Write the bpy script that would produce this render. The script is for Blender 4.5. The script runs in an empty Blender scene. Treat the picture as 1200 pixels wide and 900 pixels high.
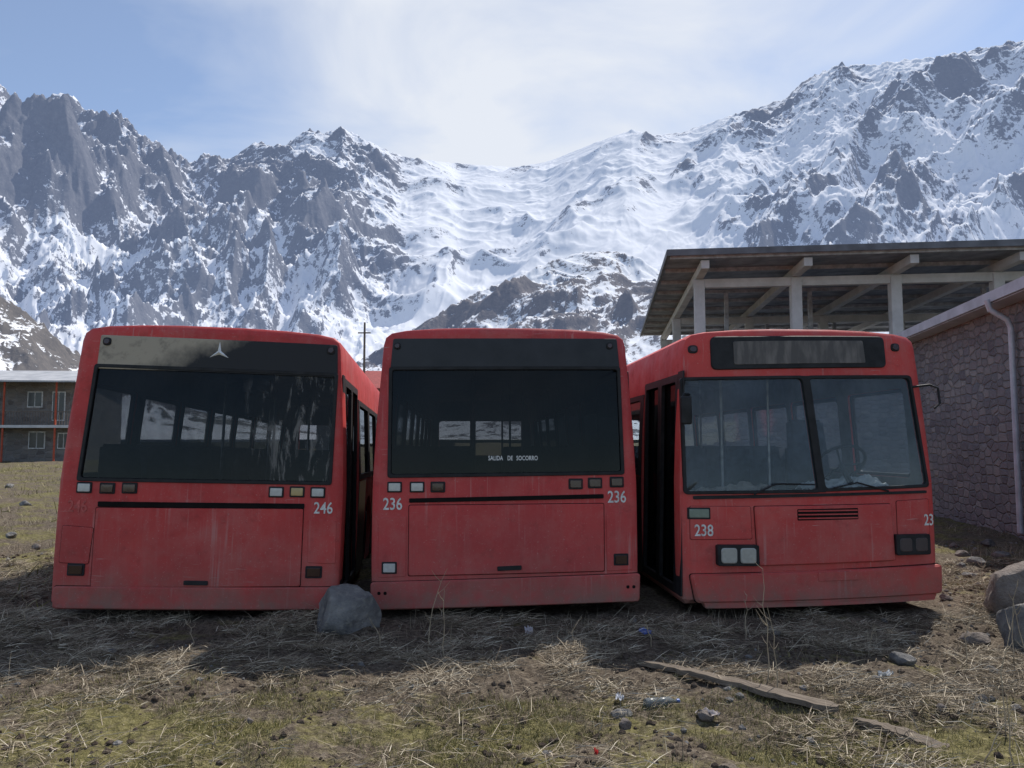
import bpy, bmesh, math, random
import numpy as np
from mathutils import Vector, Matrix
random.seed(4); rng=np.random.default_rng(7)
S=bpy.context.scene; COL=S.collection
rad=math.radians
S.view_settings.view_transform='Standard'; S.view_settings.look='None'; S.view_settings.exposure=0
# ------------------------------------------------------------ helpers
def link(o,parent=None):
    COL.objects.link(o)
    if parent: o.parent=parent
    return o
def mobj(name,verts,faces,mats,parent=None,smooth=False,fm=None):
    me=bpy.data.meshes.new(name); me.from_pydata([tuple(v) for v in verts],[],faces); me.validate()
    if not isinstance(mats,(list,tuple)): mats=[mats]
    for m in mats: me.materials.append(m)
    bm=bmesh.new(); bm.from_mesh(me); bmesh.ops.recalc_face_normals(bm,faces=bm.faces); bm.to_mesh(me); bm.free()
    if smooth:
        me.shade_smooth()
        try: me.set_sharp_from_angle(angle=rad(35))
        except Exception: pass
    o=bpy.data.objects.new(name,me); return link(o,parent)
def empty(name,loc,rot=(0,0,0),label=None,cat=None,group=None,parent=None):
    o=bpy.data.objects.new(name,None); o.empty_display_size=.2; o.location=loc; o.rotation_euler=rot
    link(o,parent); tag(o,label,cat,group); return o
def tag(o,label=None,cat=None,group=None,kind=None):
    if label:o["label"]=label
    if cat:o["category"]=cat
    if group:o["group"]=group
    if kind:o["kind"]=kind
    return o
def gridmesh(name,V,nr,nc,mat,attrs=None,smooth=True):
    i=np.arange(nr-1)[:,None]*nc+np.arange(nc-1)[None,:]
    q=np.stack([i,i+1,i+nc+1,i+nc],-1).reshape(-1,4)
    me=bpy.data.meshes.new(name)
    me.vertices.add(nr*nc); me.vertices.foreach_set('co',V.astype(np.float32).ravel())
    me.loops.add(q.size); me.loops.foreach_set('vertex_index',q.astype(np.int32).ravel())
    me.polygons.add(len(q)); me.polygons.foreach_set('loop_start',(np.arange(len(q))*4).astype(np.int32))
    me.polygons.foreach_set('loop_total',np.full(len(q),4,np.int32))
    me.update(calc_edges=True)
    me.polygons.foreach_set('use_smooth',np.full(len(q),smooth))
    for k,a in (attrs or {}).items():
        at=me.attributes.new(k,'FLOAT','POINT'); at.data.foreach_set('value',a.astype(np.float32).ravel())
    me.materials.append(mat)
    return link(bpy.data.objects.new(name,me))
def mknoise(seed):
    r=np.random.default_rng(seed); perm=r.permutation(512); ang=r.random(512)*2*np.pi
    gx=np.cos(ang); gy=np.sin(ang)
    def f(x,y):
        xi=np.floor(x).astype(np.int64); yi=np.floor(y).astype(np.int64); xf=x-xi; yf=y-yi
        def g(a,b,dx,dy):
            h=perm[(perm[(xi+a)&511]+yi+b)&511]; return gx[h]*dx+gy[h]*dy
        u=xf*xf*xf*(xf*(xf*6-15)+10); v=yf*yf*yf*(yf*(yf*6-15)+10)
        a=g(0,0,xf,yf); b=g(1,0,xf-1,yf); c=g(0,1,xf,yf-1); d=g(1,1,xf-1,yf-1)
        return ((a+(b-a)*u)*(1-v)+(c+(d-c)*u)*v)*1.5
    return f
def fbm(x,y,o,seed,gain=.5,lac=2.03):
    t=0;a=1;s=0
    for i in range(o):
        t=t+a*mknoise(seed+i)(x,y); s+=a; x=x*lac+13.7; y=y*lac+7.3; a*=gain
    return t/s
def ridged(x,y,o,seed,gain=.5,lac=2.07):
    t=0;a=1;s=0;w=1
    for i in range(o):
        n=1-np.abs(mknoise(seed+i)(x,y))*1.5; n=np.clip(n,0,1)**2
        t=t+a*n*w; w=np.clip(n*1.6,0.15,1); s+=a; x=x*lac+3.7; y=y*lac+17.3; a*=gain
    return t/s
def sstep(e0,e1,x):
    t=np.clip((x-e0)/(e1-e0),0,1); return t*t*(3-2*t)
# ------------------------------------------------------------ material helpers
class M:
    def __init__(s,name,rough=.7,spec=.3,color=(.5,.5,.5),metal=0):
        s.m=bpy.data.materials.new(name); s.m.use_nodes=True; s.nt=s.m.node_tree
        s.b=s.nt.nodes['Principled BSDF']; s.out=s.nt.nodes['Material Output']
        s.b.inputs['Base Color'].default_value=(*color,1); s.b.inputs['Roughness'].default_value=rough
        s.b.inputs['Specular IOR Level'].default_value=spec; s.b.inputs['Metallic'].default_value=metal
    def n(s,t,**k):
        nd=s.nt.nodes.new(t)
        for a,b in k.items(): setattr(nd,a,b)
        return nd
    def l(s,a,b): s.nt.links.new(a,b)
    def coord(s,scale=(1,1,1),kind='Object',rot=(0,0,0)):
        tc=s.n('ShaderNodeTexCoord'); mp=s.n('ShaderNodeMapping'); mp.inputs['Scale'].default_value=scale
        mp.inputs['Rotation'].default_value=rot
        s.l(tc.outputs[kind],mp.inputs['Vector']); return mp.outputs[0]
    def noise(s,vec,scale,detail=4,rough=.55,dist=0):
        nd=s.n('ShaderNodeTexNoise'); nd.inputs['Scale'].default_value=scale; nd.inputs['Detail'].default_value=detail
        nd.inputs['Roughness'].default_value=rough; nd.inputs['Distortion'].default_value=dist
        s.l(vec,nd.inputs['Vector']); return nd.outputs['Fac']
    def ramp(s,fac,stops):
        nd=s.n('ShaderNodeValToRGB'); cr=nd.color_ramp
        while len(cr.elements)<len(stops): cr.elements.new(.5)
        for e,(p,c) in zip(cr.elements,stops):
            e.position=p; e.color=(*c,1) if isinstance(c,tuple) else (c,c,c,1)
        s.l(fac,nd.inputs[0]); return nd.outputs[0]
    def mix(s,fac,a,b,mode='MIX'):
        nd=s.n('ShaderNodeMix',data_type='RGBA',blend_type=mode)
        for sock,v in ((nd.inputs[0],fac),(nd.inputs[6],a),(nd.inputs[7],b)):
            if hasattr(v,'links'): s.l(v,sock)
            elif isinstance(v,tuple): sock.default_value=(*v,1)
            else: sock.default_value=v
        return nd.outputs[2]
    def math(s,op,a,b=0,clamp=False):
        nd=s.n('ShaderNodeMath',operation=op,use_clamp=clamp)
        for sock,v in ((nd.inputs[0],a),(nd.inputs[1],b)):
            if hasattr(v,'links'): s.l(v,sock)
            else: sock.default_value=v
        return nd.outputs[0]
    def bump(s,h,strength=.3,dist=.02):
        nd=s.n('ShaderNodeBump'); nd.inputs['Strength'].default_value=strength; nd.inputs['Distance'].default_value=dist
        s.l(h,nd.inputs['Height']); s.l(nd.outputs[0],s.b.inputs['Normal'])
    def base(s,c): s.l(c,s.b.inputs['Base Color'])
    def attr(s,name):
        nd=s.n('ShaderNodeAttribute'); nd.attribute_name=name; return nd.outputs['Fac']
    def sep(s,vec):
        nd=s.n('ShaderNodeSeparateXYZ'); s.l(vec,nd.inputs[0]); return nd.outputs
def simple(name,color,rough=.6,spec=.3,metal=0,var=.25,scale=6,bump=.1):
    m=M(name,rough,spec,color,metal); v=m.coord(); f=m.noise(v,scale,3)
    c2=tuple(x*(1-var) for x in color); c1=tuple(min(1,x*(1+var)) for x in color)
    m.base(m.ramp(f,[(.3,c2),(.7,c1)])); m.bump(m.noise(v,scale*6,2),bump,.01); return m.m
def paint(name,c1,c2,seed):
    m=M(name,.5,.3); v0=m.coord()
    off=m.n('ShaderNodeVectorMath',operation='ADD'); off.inputs[1].default_value=(seed*3.1,seed,seed*1.7); m.l(v0,off.inputs[0]); v=off.outputs[0]
    mp=m.n('ShaderNodeMapping'); mp.inputs['Scale'].default_value=(7,7,.6); m.l(v,mp.inputs[0])
    big=m.noise(v,1.1,5,.6); c=m.mix(m.ramp(big,[(.38,0.0),(.62,1.0)]),c1,c2)
    cloud=m.noise(v,2.6,6,.7); c=m.mix(m.ramp(cloud,[(.48,0.0),(.70,.45)]),c,(.52,.17,.15))
    streak=m.noise(mp.outputs[0],1.6,5,.7)
    c=m.mix(m.ramp(streak,[(.52,0.0),(.75,.30)]),c,(.50,.18,.165))
    mp2=m.n('ShaderNodeMapping'); mp2.inputs['Scale'].default_value=(26,26,.7); m.l(v,mp2.inputs[0])
    drip=m.math('MULTIPLY',m.ramp(m.noise(mp2.outputs[0],1.0,3,.6),[(.60,0.0),(.68,.55)]),m.ramp(m.noise(v,1.7,3),[(.45,0.0),(.6,1.0)]))
    c=m.mix(drip,c,(.54,.26,.24))
    blot=m.noise(v,6,5,.7); c=m.mix(m.ramp(blot,[(.56,0.0),(.70,.35)]),c,(.22,.045,.04))
    mp3=m.n('ShaderNodeMapping'); mp3.inputs['Scale'].default_value=(3,3,60); mp3.inputs['Rotation'].default_value=(0,rad(14),0); m.l(v,mp3.inputs[0])
    sc=m.math('MULTIPLY',m.ramp(m.noise(mp3.outputs[0],1.2,2,.5),[(.70,0.0),(.74,.6)]),m.ramp(m.noise(v,3.3,2),[(.5,0.0),(.62,1.0)]))
    c=m.mix(sc,c,(.52,.36,.33))
    z=m.sep(v0)[2]
    low=m.ramp(z,[(.0,1.0),(.12,.85),(.42,.26),(1.0,0.0)])
    d=m.math('MULTIPLY',low,m.ramp(m.noise(v,4,5,.7),[(.3,.2),(.62,1.0)]))
    c=m.mix(d,c,(.24,.15,.12))
    fine=m.noise(v,55,3,.7); c=m.mix(m.ramp(fine,[(.62,0.0),(.70,.4)]),c,(.52,.32,.30))
    m.base(c); m.l(m.ramp(blot,[(.3,.42),(.7,.68)]),m.b.inputs['Roughness'])
    m.bump(m.noise(v,2.2,2),.18,.10); return m.m
RED1=paint('faded_red_paint_a',(.58,.060,.056),(.46,.046,.046),1)
RED2=paint('faded_red_paint_b',(.56,.064,.063),(.47,.052,.055),5)
RED3=paint('faded_red_paint_c',(.62,.072,.064),(.52,.059,.056),9)
BLACK=simple('black_rubber',(.018,.018,.02),.6,.3,0,.4,9)
BLACKGL=simple('black_glossy_panel',(.014,.014,.017),.28,.35,0,.4,5,.03)
INT=simple('grey_cabin_lining',(.20,.195,.19),.8,.2,0,.25,4)
SEATM=simple('dark_seat_fabric',(.05,.055,.075),.85,.1,0,.35,12)
METAL=simple('bare_metal',(.32,.32,.33),.4,.5,.7,.3,12)
DARKSLOT=simple('dark_slot',(.012,.01,.01),.8,.1)
WHITEP=simple('worn_white_lettering',(.66,.66,.64),.6,.3,0,.25,40)
GHOST=simple('ghosted_lettering',(.52,.11,.10),.6,.3,0,.3,30)
def fadedband():
    m=M('peeling_black_band',.45,.3); v=m.coord(); s=m.sep(v); x=s[0]
    g=m.math('ADD',m.math('MULTIPLY',x,.55),m.math('MULTIPLY',m.noise(v,3,6,.7),.45))
    g=m.math('SUBTRACT',g,m.math('MULTIPLY',m.math('SUBTRACT',s[2],2.41),1.3))
    f=m.ramp(g,[(.02,1.0),(.28,0.0)])
    f=m.math('MULTIPLY',f,m.ramp(m.noise(v,9,5,.7),[(.30,.5),(.48,.95)]))
    m.base(m.mix(f,(.017,.017,.02),(.42,.36,.28))); return m.m
PEEL=fadedband()
def glass(name,tint,dust,dustc=(.3,.3,.3),streak=False,gl=.03,refl=.35):
    m=M(name); v=m.coord()
    tr=m.n('ShaderNodeBsdfTransparent'); tr.inputs[0].default_value=(*tint,1)
    g=m.n('ShaderNodeBsdfGlossy'); g.inputs['Roughness'].default_value=gl; g.inputs[0].default_value=(.82,.92,1,1)
    fr=m.n('ShaderNodeFresnel'); fr.inputs[0].default_value=1.45
    mx=m.n('ShaderNodeMixShader'); m.l(m.math('MULTIPLY',fr.outputs[0],refl,True),mx.inputs[0]); m.l(tr.outputs[0],mx.inputs[1]); m.l(g.outputs[0],mx.inputs[2])
    df=m.n('ShaderNodeBsdfDiffuse'); df.inputs[0].default_value=(*dustc,1)
    f=m.ramp(m.noise(v,2.0,4,.65),[(.35,dust*.3),(.72,dust*1.8)])
    if streak:
        mp=m.n('ShaderNodeMapping'); mp.inputs['Scale'].default_value=(5,1,1.1); mp.inputs['Rotation'].default_value=(0,rad(-24),0); m.l(v,mp.inputs[0])
        s=m.ramp(m.noise(mp.outputs[0],2.0,5,.75,.6),[(.52,0.0),(.62,.34)])
        msk=m.ramp(m.math('ADD',m.math('MULTIPLY',m.sep(v)[0],.5),.5),[(.62,0.0),(.85,1.0)])
        f=m.math('ADD',f,m.math('MULTIPLY',s,msk))
    mx2=m.n('ShaderNodeMixShader'); m.l(f,mx2.inputs[0]); m.l(mx.outputs[0],mx2.inputs[1]); m.l(df.outputs[0],mx2.inputs[2])
    m.l(mx2.outputs[0],m.out.inputs[0]); return m.m
G_REAR1=glass('dark_tinted_glass_peeling',(.15,.155,.165),.015,(.42,.40,.38),True,.03,.4)
G_REAR2=glass('dark_tinted_glass',(.10,.105,.11),.015,(.3,.3,.3),False,.03,.4)
G_FRONT=glass('dusty_windscreen_glass',(.92,.96,.98),.075,(.42,.50,.58),False,.08,1.15)
G_SIDE=glass('side_window_glass',(.88,.91,.92),.06,(.3,.3,.3),False,.05,.3)
# ------------------------------------------------------------ BUS
LV=[(1.21,.07),(1.243,.12),(1.25,.5),(1.25,.9),(1.248,1.2),(1.225,1.7),(1.195,2.1),(1.172,2.4),(1.165,2.50),(1.145,2.572),(1.09,2.615),(.95,2.642),(.65,2.662),(.3,2.672)]
def solid(kx,F,L,d,yoff,zmin=None,r=.07,mat=None,name='body'):
    def lev(ins):
        out=[]
        for w,z in LV:
            out.append((max(w*kx-ins,.18), z-ins if z>2.3 else (z+ins if z<.1 else z)))
        if zmin is not None:
            out=[p for p in out if p[1]>zmin+.02]; out=[(out[0][0],zmin)]+out
        return out
    NC=17; V=[];Fc=[]
    st=[(0,r),(.012,r*.45),(.035,r*.12),(.08,0)]
    if zmin is not None: st=[(0,0),(.08,0)]
    ys=[('f',o,i) for o,i in st]+[('p',.6,0),('p',L-.5,0)]+[('b',o,i) for o,i in reversed(st)]
    n=len(lev(0)); rings=[]
    def cap(o,ins,back):
        rows=[]
        for w,z in lev(d+ins):
            row=[]
            for j in range(NC):
                x=w*(-1+2*j/(NC-1)); y=F(x,z)+yoff if not back else L-F(x,z)-yoff
                row.append(len(V)); V.append((x,y,z))
            rows.append(row)
        for a in range(n-1):
            for j in range(NC-1): Fc.append((rows[a][j],rows[a][j+1],rows[a+1][j+1],rows[a+1][j]))
        return rows
    capF=cap(0,st[0][1],False); capB=cap(0,st[0][1],True)
    def capring(rows): return [rows[i][0] for i in range(n)]+[rows[i][-1] for i in range(n-1,-1,-1)]
    rings.append(capring(capF))
    for t,o,i in ys[1:-1]:
        lv=lev(d+i); ring=[]
        for sgn,seq in ((-1,range(n)),(1,range(n-1,-1,-1))):
            for k in seq:
                w,z=lv[k]; x=sgn*w
                y=o if t=='p' else (F(x,z)+yoff+o if t=='f' else L-F(x,z)-yoff-o)
                ring.append(len(V)); V.append((x,y,z))
        rings.append(ring)
    rings.append(capring(capB)); m=2*n
    for a in range(len(rings)-1):
        A,B=rings[a],rings[a+1]
        for k in range(m):
            k2=(k+1)%m
            f=[A[k],A[k2],B[k2],B[k]]
            if k==n-1:
                if a==0: f=capF[n-1]+[B[k2],B[k]]
                if a==len(rings)-2: f=[A[k]]+[A[k2]]+capB[n-1][::-1]
            if k==m-1:
                if a==0: f=capF[0][::-1]+[B[k2],B[k]]
                if a==len(rings)-2: f=[A[k],A[k2]]+capB[0]
            Fc.append(tuple(f))
    return mobj(name,V,Fc,mat,None,False)
def rquad(c,r,seg=5):
    out=[];n=len(c)
    for i in range(n):
        p=Vector(c[i]);a=Vector(c[i-1]);b=Vector(c[(i+1)%n])
        da=(a-p).normalized()*min(r,(a-p).length*.45); db=(b-p).normalized()*min(r,(b-p).length*.45)
        for k in range(seg+1):
            t=k/seg; q=(p+da)*(1-t)**2+p*2*t*(1-t)+(p+db)*t*t; out.append((q.x,q.y))
    return out
def rr(x0,x1,z0,z1,r=.02,seg=4): return rquad([(x0,z0),(x1,z0),(x1,z1),(x0,z1)],r,seg)
def scaleo(o,d):
    cx=(min(p[0] for p in o)+max(p[0] for p in o))/2; cz=(min(p[1] for p in o)+max(p[1] for p in o))/2
    w=(max(p[0] for p in o)-min(p[0] for p in o))/2; h=(max(p[1] for p in o)-min(p[1] for p in o))/2
    return [(cx+(x-cx)*(w-d)/w, cz+(z-cz)*(h-d)/h) for x,z in o]
def densify(o,step=.13):
    R=[];n=len(o)
    for i in range(n):
        a=o[i];b=o[(i+1)%n]; k=max(1,int(math.hypot(b[0]-a[0],b[1]-a[1])/step+.5))
        for j in range(k): R.append((a[0]+(b[0]-a[0])*j/k,a[1]+(b[1]-a[1])*j/k))
    return R
def panel(name,o,F,proud,depth,mat,parent,bev=.006,rings=5,gap=0):
    o0=o; o=densify(o)
    cx=(min(p[0] for p in o)+max(p[0] for p in o))/2; cz=(min(p[1] for p in o)+max(p[1] for p in o))/2; n=len(o); V=[];Fc=[]
    o2=scaleo(o,bev)
    for x,z in o: V.append((x,F(x,z)+depth,z))
    for x,z in o: V.append((x,F(x,z)-proud+bev,z))
    for k in range(rings):
        t=1-k/rings
        for x,z in o2:
            X=cx+(x-cx)*t; Z=cz+(z-cz)*t; V.append((X,F(X,Z)-proud,Z))
    V.append((cx,F(cx,cz)-proud,cz)); c=len(V)-1
    for a in range(rings+1):
        for j in range(n):
            j2=(j+1)%n; Fc.append((a*n+j,a*n+j2,(a+1)*n+j2,(a+1)*n+j))
    a=rings+1
    for j in range(n): Fc.append((a*n+j,a*n+(j+1)%n,c))
    p=mobj(name,V,Fc,mat,parent,True)
    if gap: frame('panel_gap',o0,gap*.3,F,.0035,.01,DARKSLOT,p,gap)
    return p
def frame(name,o,width,F,proud,depth,mat,parent,out=.0):
    o=densify(o); A=scaleo(o,-out); B=scaleo(o,width); n=len(o); V=[];Fc=[]; e=min(.004,proud*.4)
    Ls=[(A,depth),(A,-proud+e),(scaleo(A,e),-proud),(scaleo(B,-e),-proud),(B,-proud+e),(B,depth)]
    for ol,y in Ls:
        for x,z in ol: V.append((x,F(x,z)+y,z))
    for a in range(6):
        b=(a+1)%6
        for j in range(n):
            j2=(j+1)%n; Fc.append((a*n+j,a*n+j2,b*n+j2,b*n+j))
    return mobj(name,V,Fc,mat,parent,True)
def prism(o,y0,y1,axis='y',V=None,Fc=None):
    b=len(V); n=len(o)
    for y in (y0,y1):
        for a,z in o: V.append((a,y,z) if axis=='y' else (y,a,z))
    for j in range(n): Fc.append((b+j,b+(j+1)%n,b+n+(j+1)%n,b+n+j))
    Fc.append(tuple(range(b+n-1,b-1,-1))); Fc.append(tuple(range(b+n,b+2*n)))
def boolean(o,c):
    m=o.modifiers.new('b','BOOLEAN'); m.operation='DIFFERENCE'; m.solver='EXACT'; m.object=c
    try: m.material_mode='TRANSFER'
    except Exception: pass
    dg=bpy.context.evaluated_depsgraph_get(); me=bpy.data.meshes.new_from_object(o.evaluated_get(dg))
    o.modifiers.clear(); old=o.data; o.data=me; bpy.data.meshes.remove(old)
    cm=c.data; bpy.data.objects.remove(c); bpy.data.meshes.remove(cm)
def bar(name,pts,r,mat,parent,seg=8):
    P=[Vector(p) for p in pts]; V=[];Fc=[]
    for i,p in enumerate(P):
        d=(P[min(i+1,len(P)-1)]-P[max(i-1,0)]).normalized()
        u=d.orthogonal().normalized() if i==0 else (u-d*u.dot(d)).normalized()
        w=d.cross(u)
        for k in range(seg):
            a=2*math.pi*k/seg; q=p+(u*math.cos(a)+w*math.sin(a))*(r[i] if isinstance(r,(list,tuple)) else r); V.append(q)
    for i in range(len(P)-1):
        for k in range(seg): Fc.append((i*seg+k,i*seg+(k+1)%seg,(i+1)*seg+(k+1)%seg,(i+1)*seg+k))
    Fc.append(tuple(range(seg))); Fc.append(tuple(range((len(P)-1)*seg,len(P)*seg)))
    return mobj(name,V,Fc,mat,parent,True)
def box(name,x0,x1,y0,y1,z0,z1,mat,parent=None,bev=0):
    V=[(x,y,z) for x in (x0,x1) for y in (y0,y1) for z in (z0,z1)]
    Fc=[(0,1,3,2),(4,6,7,5),(0,4,5,1),(2,3,7,6),(0,2,6,4),(1,5,7,3)]
    o=mobj(name,V,Fc,mat,parent)
    if bev:
        bm=bmesh.new(); bm.from_mesh(o.data); bmesh.ops.bevel(bm,geom=bm.edges[:],offset=bev,segments=3,profile=.6,affect='EDGES'); bm.to_mesh(o.data); bm.free()
        o.data.shade_smooth()
        try:o.data.set_sharp_from_angle(angle=rad(40))
        except Exception: pass
    return o
def text(name,body,x,z,size,F,mat,parent,sx=.85,bold=.012,proud=.004):
    cu=bpy.data.curves.new(name,'FONT'); cu.body=body; cu.size=size; cu.align_x='CENTER'; cu.align_y='CENTER'; cu.extrude=.0008; cu.offset=bold*size
    cu.resolution_u=3
    t=bpy.data.objects.new(name,cu); COL.objects.link(t)
    dg=bpy.context.evaluated_depsgraph_get(); me=bpy.data.meshes.new_from_object(t.evaluated_get(dg))
    bpy.data.objects.remove(t); bpy.data.curves.remove(cu)
    for v in me.vertices:
        a,b,c=v.co; X=x+a*sx; Z=z+b; v.co=(X,F(X,Z)-proud-c,Z)
    me.materials.clear(); me.materials.append(mat)
    return link(bpy.data.objects.new(name,me),parent)
LENS={}
def lensmat(name,c,rough=.15):
    if name not in LENS: 
        m=M(name,rough,.6,c); v=m.coord(); w=m.n('ShaderNodeTexWave'); w.inputs['Scale'].default_value=40; m.l(v,w.inputs[0]); m.bump(w.outputs['Fac'],.3,.003)
        m.base(m.mix(m.noise(v,25,3),c,tuple(q*.6 for q in c))); LENS[name]=m.m
    return LENS[name]
def lamp(name,x,z,w,h,F,parent,c,round_=False,cn=None):
    r=min(w,h)*.48 if round_ else .012
    b=panel(name,rr(x-w/2,x+w/2,z-h/2,z+h/2,r,6),F,.012,.02,BLACK,parent,.004,2)
    i=.16 if round_ else .14
    panel('lens',rr(x-w/2+h*i,x+w/2-h*i,z-h/2+h*i,z+h/2-h*i,r*.8,6),F,.022,.01,lensmat(cn,c),b,.004,2)
    return b
WHITE_L=((.62,.64,.62),'clear_lamp_lens'); DARK_L=((.05,.02,.02),'dark_red_lamp_lens'); AMB=((.55,.42,.2),'amber_lamp_lens')
def seatmesh():
    bm=bmesh.new()
    def bx(x0,x1,y0,y1,z0,z1,tilt=0):
        r=bmesh.ops.create_cube(bm,size=1); vs=r['verts']
        for v in vs:
            v.co=Vector((x0+(v.co.x+.5)*(x1-x0),y0+(v.co.y+.5)*(y1-y0),z0+(v.co.z+.5)*(z1-z0))); v.co.y+=tilt*(v.co.z-z0)
            if tilt and v.co.z>z0+.3: v.co.x=(x0+x1)/2+(v.co.x-(x0+x1)/2)*.82
        es=list({e for v in vs for e in v.link_edges}); bmesh.ops.bevel(bm,geom=es,offset=.03,segments=3,affect='EDGES')
    bx(-.21,.21,-.02,.42,.38,.48); bx(-.22,.22,-.08,.0,.44,1.12,-.14); bx(-.03,.03,.1,.2,0,.38)
    me=bpy.data.meshes.new('seat'); bm.to_mesh(me); bm.free(); me.materials.append(SEATM); me.shade_smooth(); return me
SEAT=seatmesh()
def lathex(pr,N,both=False,closed=True):
    V=[];Fc=[];n=len(pr)
    for s in ((1,-1) if both else (1,)):
        b=len(V)
        for k in range(N):
            a=2*math.pi*k/N
            for r,x in pr: V.append((s*x,max(r,.001)*math.cos(a),max(r,.001)*math.sin(a)))
        for k in range(N):
            for j in range(n if closed else n-1): Fc.append((b+k*n+j,b+k*n+(j+1)%n,b+((k+1)%N)*n+(j+1)%n,b+((k+1)%N)*n+j))
    return V,Fc
TY=[(.28,-.12),(.30,-.14),(.42,-.145),(.47,-.12),(.485,-.07),(.485,.07),(.47,.12),(.42,.145),(.30,.14),(.28,.12)]
RI=[(.285,.11),(.26,.10),(.22,.03),(.10,.04),(.09,.10),(.0,.10)]
L=11.2
def bus(loc,yaw,roll,pitch,kx,paintm,label,rear,F,win,rearglass,doorside):
    B=empty('abandoned_bus',loc,(0,0,0),label,'bus','abandoned buses parked side by side')
    B.rotation_mode='XYZ'; B.rotation_euler=(rad(pitch),rad(roll),rad(yaw))
    body=solid(kx,F,L,0,0,None,.07,paintm,'body'); 
    inner=solid(kx,F,L,.055,.06,.38,.05,INT,'inner')
    boolean(body,inner)
    zend=1.34 if rear else 1.0
    V=[];Fc=[]
    for o in win: prism(scaleo(o,.012),-.4,.285,'y',V,Fc)
    prism(rr(-1.0,1.0,zend,2.15,.08),L-.35,L+.3,'y',V,Fc)
    sides=[]; y=1.75
    while y+1.35<L-.4: sides.append((y,y+1.28)); y+=1.42
    for a,b in sides: prism(rr(a,b,1.22,2.12,.06),-2,2,'x',V,Fc)
    sg=doorside
    prism(rr(.30,1.62,.14,2.24,.03),sg*.9,sg*2,'x',V,Fc)
    prism(rr(.4,1.5,1.22,2.12,.06),-sg*.9,-sg*2,'x',V,Fc)
    for wy in (3.1,8.6):
        for s in (-1,1):
            prism([(wy+.56*math.cos(2*math.pi*k/28),.40+.56*math.sin(2*math.pi*k/28)) for k in range(28)],s*.98,s*2,'x',V,Fc)
    cut=mobj('cut',V,Fc,paintm); boolean(body,cut)
    body.parent=B; me=body.data; me.shade_smooth()
    try: me.set_sharp_from_angle(angle=rad(28))
    except Exception: pass
    def wx(z):
        for (w0,z0),(w1,z1) in zip(LV,LV[1:]):
            if z0<=z<=z1: return kx*(w0+(w1-w0)*(z-z0)/(z1-z0))
        return kx*1.25
    def sidepane(name,a,b,z0,z1,s,mat,par,r=.06,inset=.02,th=.006,fr=True,fw=.035):
        o=rr(a,b,z0,z1,r); n=len(o); V=[];Fc=[]
        for dx in (inset,inset+th):
            for y,z in o: V.append((s*(wx(z)-dx),y,z))
        Fc=[tuple(range(n)),tuple(range(2*n-1,n-1,-1))]+[(j,(j+1)%n,n+(j+1)%n,n+j) for j in range(n)]
        w=mobj(name,V,Fc,mat,par)
        if fr:
            A=scaleo(o,-.012);Bq=scaleo(o,fw);V=[];Fc=[]
            for ol,dx in ((A,.03),(A,-.006),(Bq,-.006),(Bq,.03)):
                for y,z in ol: V.append((s*(wx(z)-dx),y,z))
            for a_ in range(4):
                b_=(a_+1)%4
                for j in range(n): Fc.append((a_*n+j,a_*n+(j+1)%n,b_*n+(j+1)%n,b_*n+j))
            mobj('frame',V,Fc,BLACK,w)
        return w
    for s in (-1,1):
        for a,b in sides: sidepane('side_window',a,b,1.22,2.12,s,G_SIDE if (s!=sg or not rear) else G_REAR2,B,fw=.05)
        for a,b in zip([q[1] for q in sides[:-1]],[q[0] for q in sides[1:]]): sidepane('window_pillar',a+.006,b-.006,1.2,2.13,s,BLACK,B,.01,-.008,.01,False)
    sidepane('side_window',.4,1.5,1.22,2.12,-sg,G_SIDE,B)
    for a,b in ((.31,.945),(.965,1.61)):
        sidepane('door',a,b,.15,2.23,sg,G_REAR2,B,.03,.04,.01,True,.06)
    sidepane('door_step',.32,1.6,.15,.55,sg,BLACK,B,.02,.07,.03,False)
    sidepane('corner_pillar_trim',.12,.295,.14,2.26,sg,BLACK,B,.02,-.008,.014,False)
    sidepane('side_skirt',1.64,2.5,.12,1.19,sg,BLACKGL,B,.02,-.008,.014,False)
    sidepane('window_pillar',1.64,1.735,1.2,2.13,sg,BLACK,B,.01,-.008,.01,False)
    sidepane('side_skirt',3.7,8.0,.14,1.19,sg,BLACKGL,B,.02,-.008,.014,False)
    panel('end_window',rr(-1.0,1.0,zend,2.15,.08),lambda x,z:L-F(x,z)-.02,0,.004,G_SIDE,B,.002,3)
    for wy in (3.1,8.6):
        for s in (-1,1):
            v,f=lathex(TY,36); w=mobj('wheel',v,f,BLACK,B,True); w.location=(s*1.06*kx,wy,.40)
            v,f=lathex(RI,24,True,False); mobj('rim',v,f,METAL,w,True)
    ys=[.62+.82*i for i in range(9)] if rear else [2.2+.82*i for i in range(8)]
    for y in ys:
        for x in (-.93,-.48,.48,.93):
            if x*sg>0 and y<1.6 and rear: continue
            s=bpy.data.objects.new('seat',SEAT); link(s,B); s.location=(x,y,.42)
            if not rear: s.rotation_euler=(0,0,math.pi)
    for y in (1.7,4.2,6.6):
        for x in (-.28,.28): bar('handrail',[(x,y,.4),(x,y,2.55)],.017,METAL,B)
    return B
def mapper(px0,sx,sz,roll=0):
    def u(px,py):
        z=1.6-((py-(px-px0)*roll)-515)/sz
        return ((px-px0)/sx-(z-1.3)*roll, z)
    return u
FA=lambda x,z:.035*(x/1.25)**2+.03*max(0,z-1.15)
mA=mapper(233,133,127.5,.028)
wA=rquad([mA(87,561),mA(386,568),mA(391,436),mA(100,427)],.03)
def Q(m,*c,r=.02): return rquad([m(*p) for p in c],r)
BA=bus((-2.84-.036,7.07,0),6,1.6,-1.2,1.02,RED1,'faded red city bus seen from behind, number 246, peeling window band',True,FA,[wA],G_REAR1,1)
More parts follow.
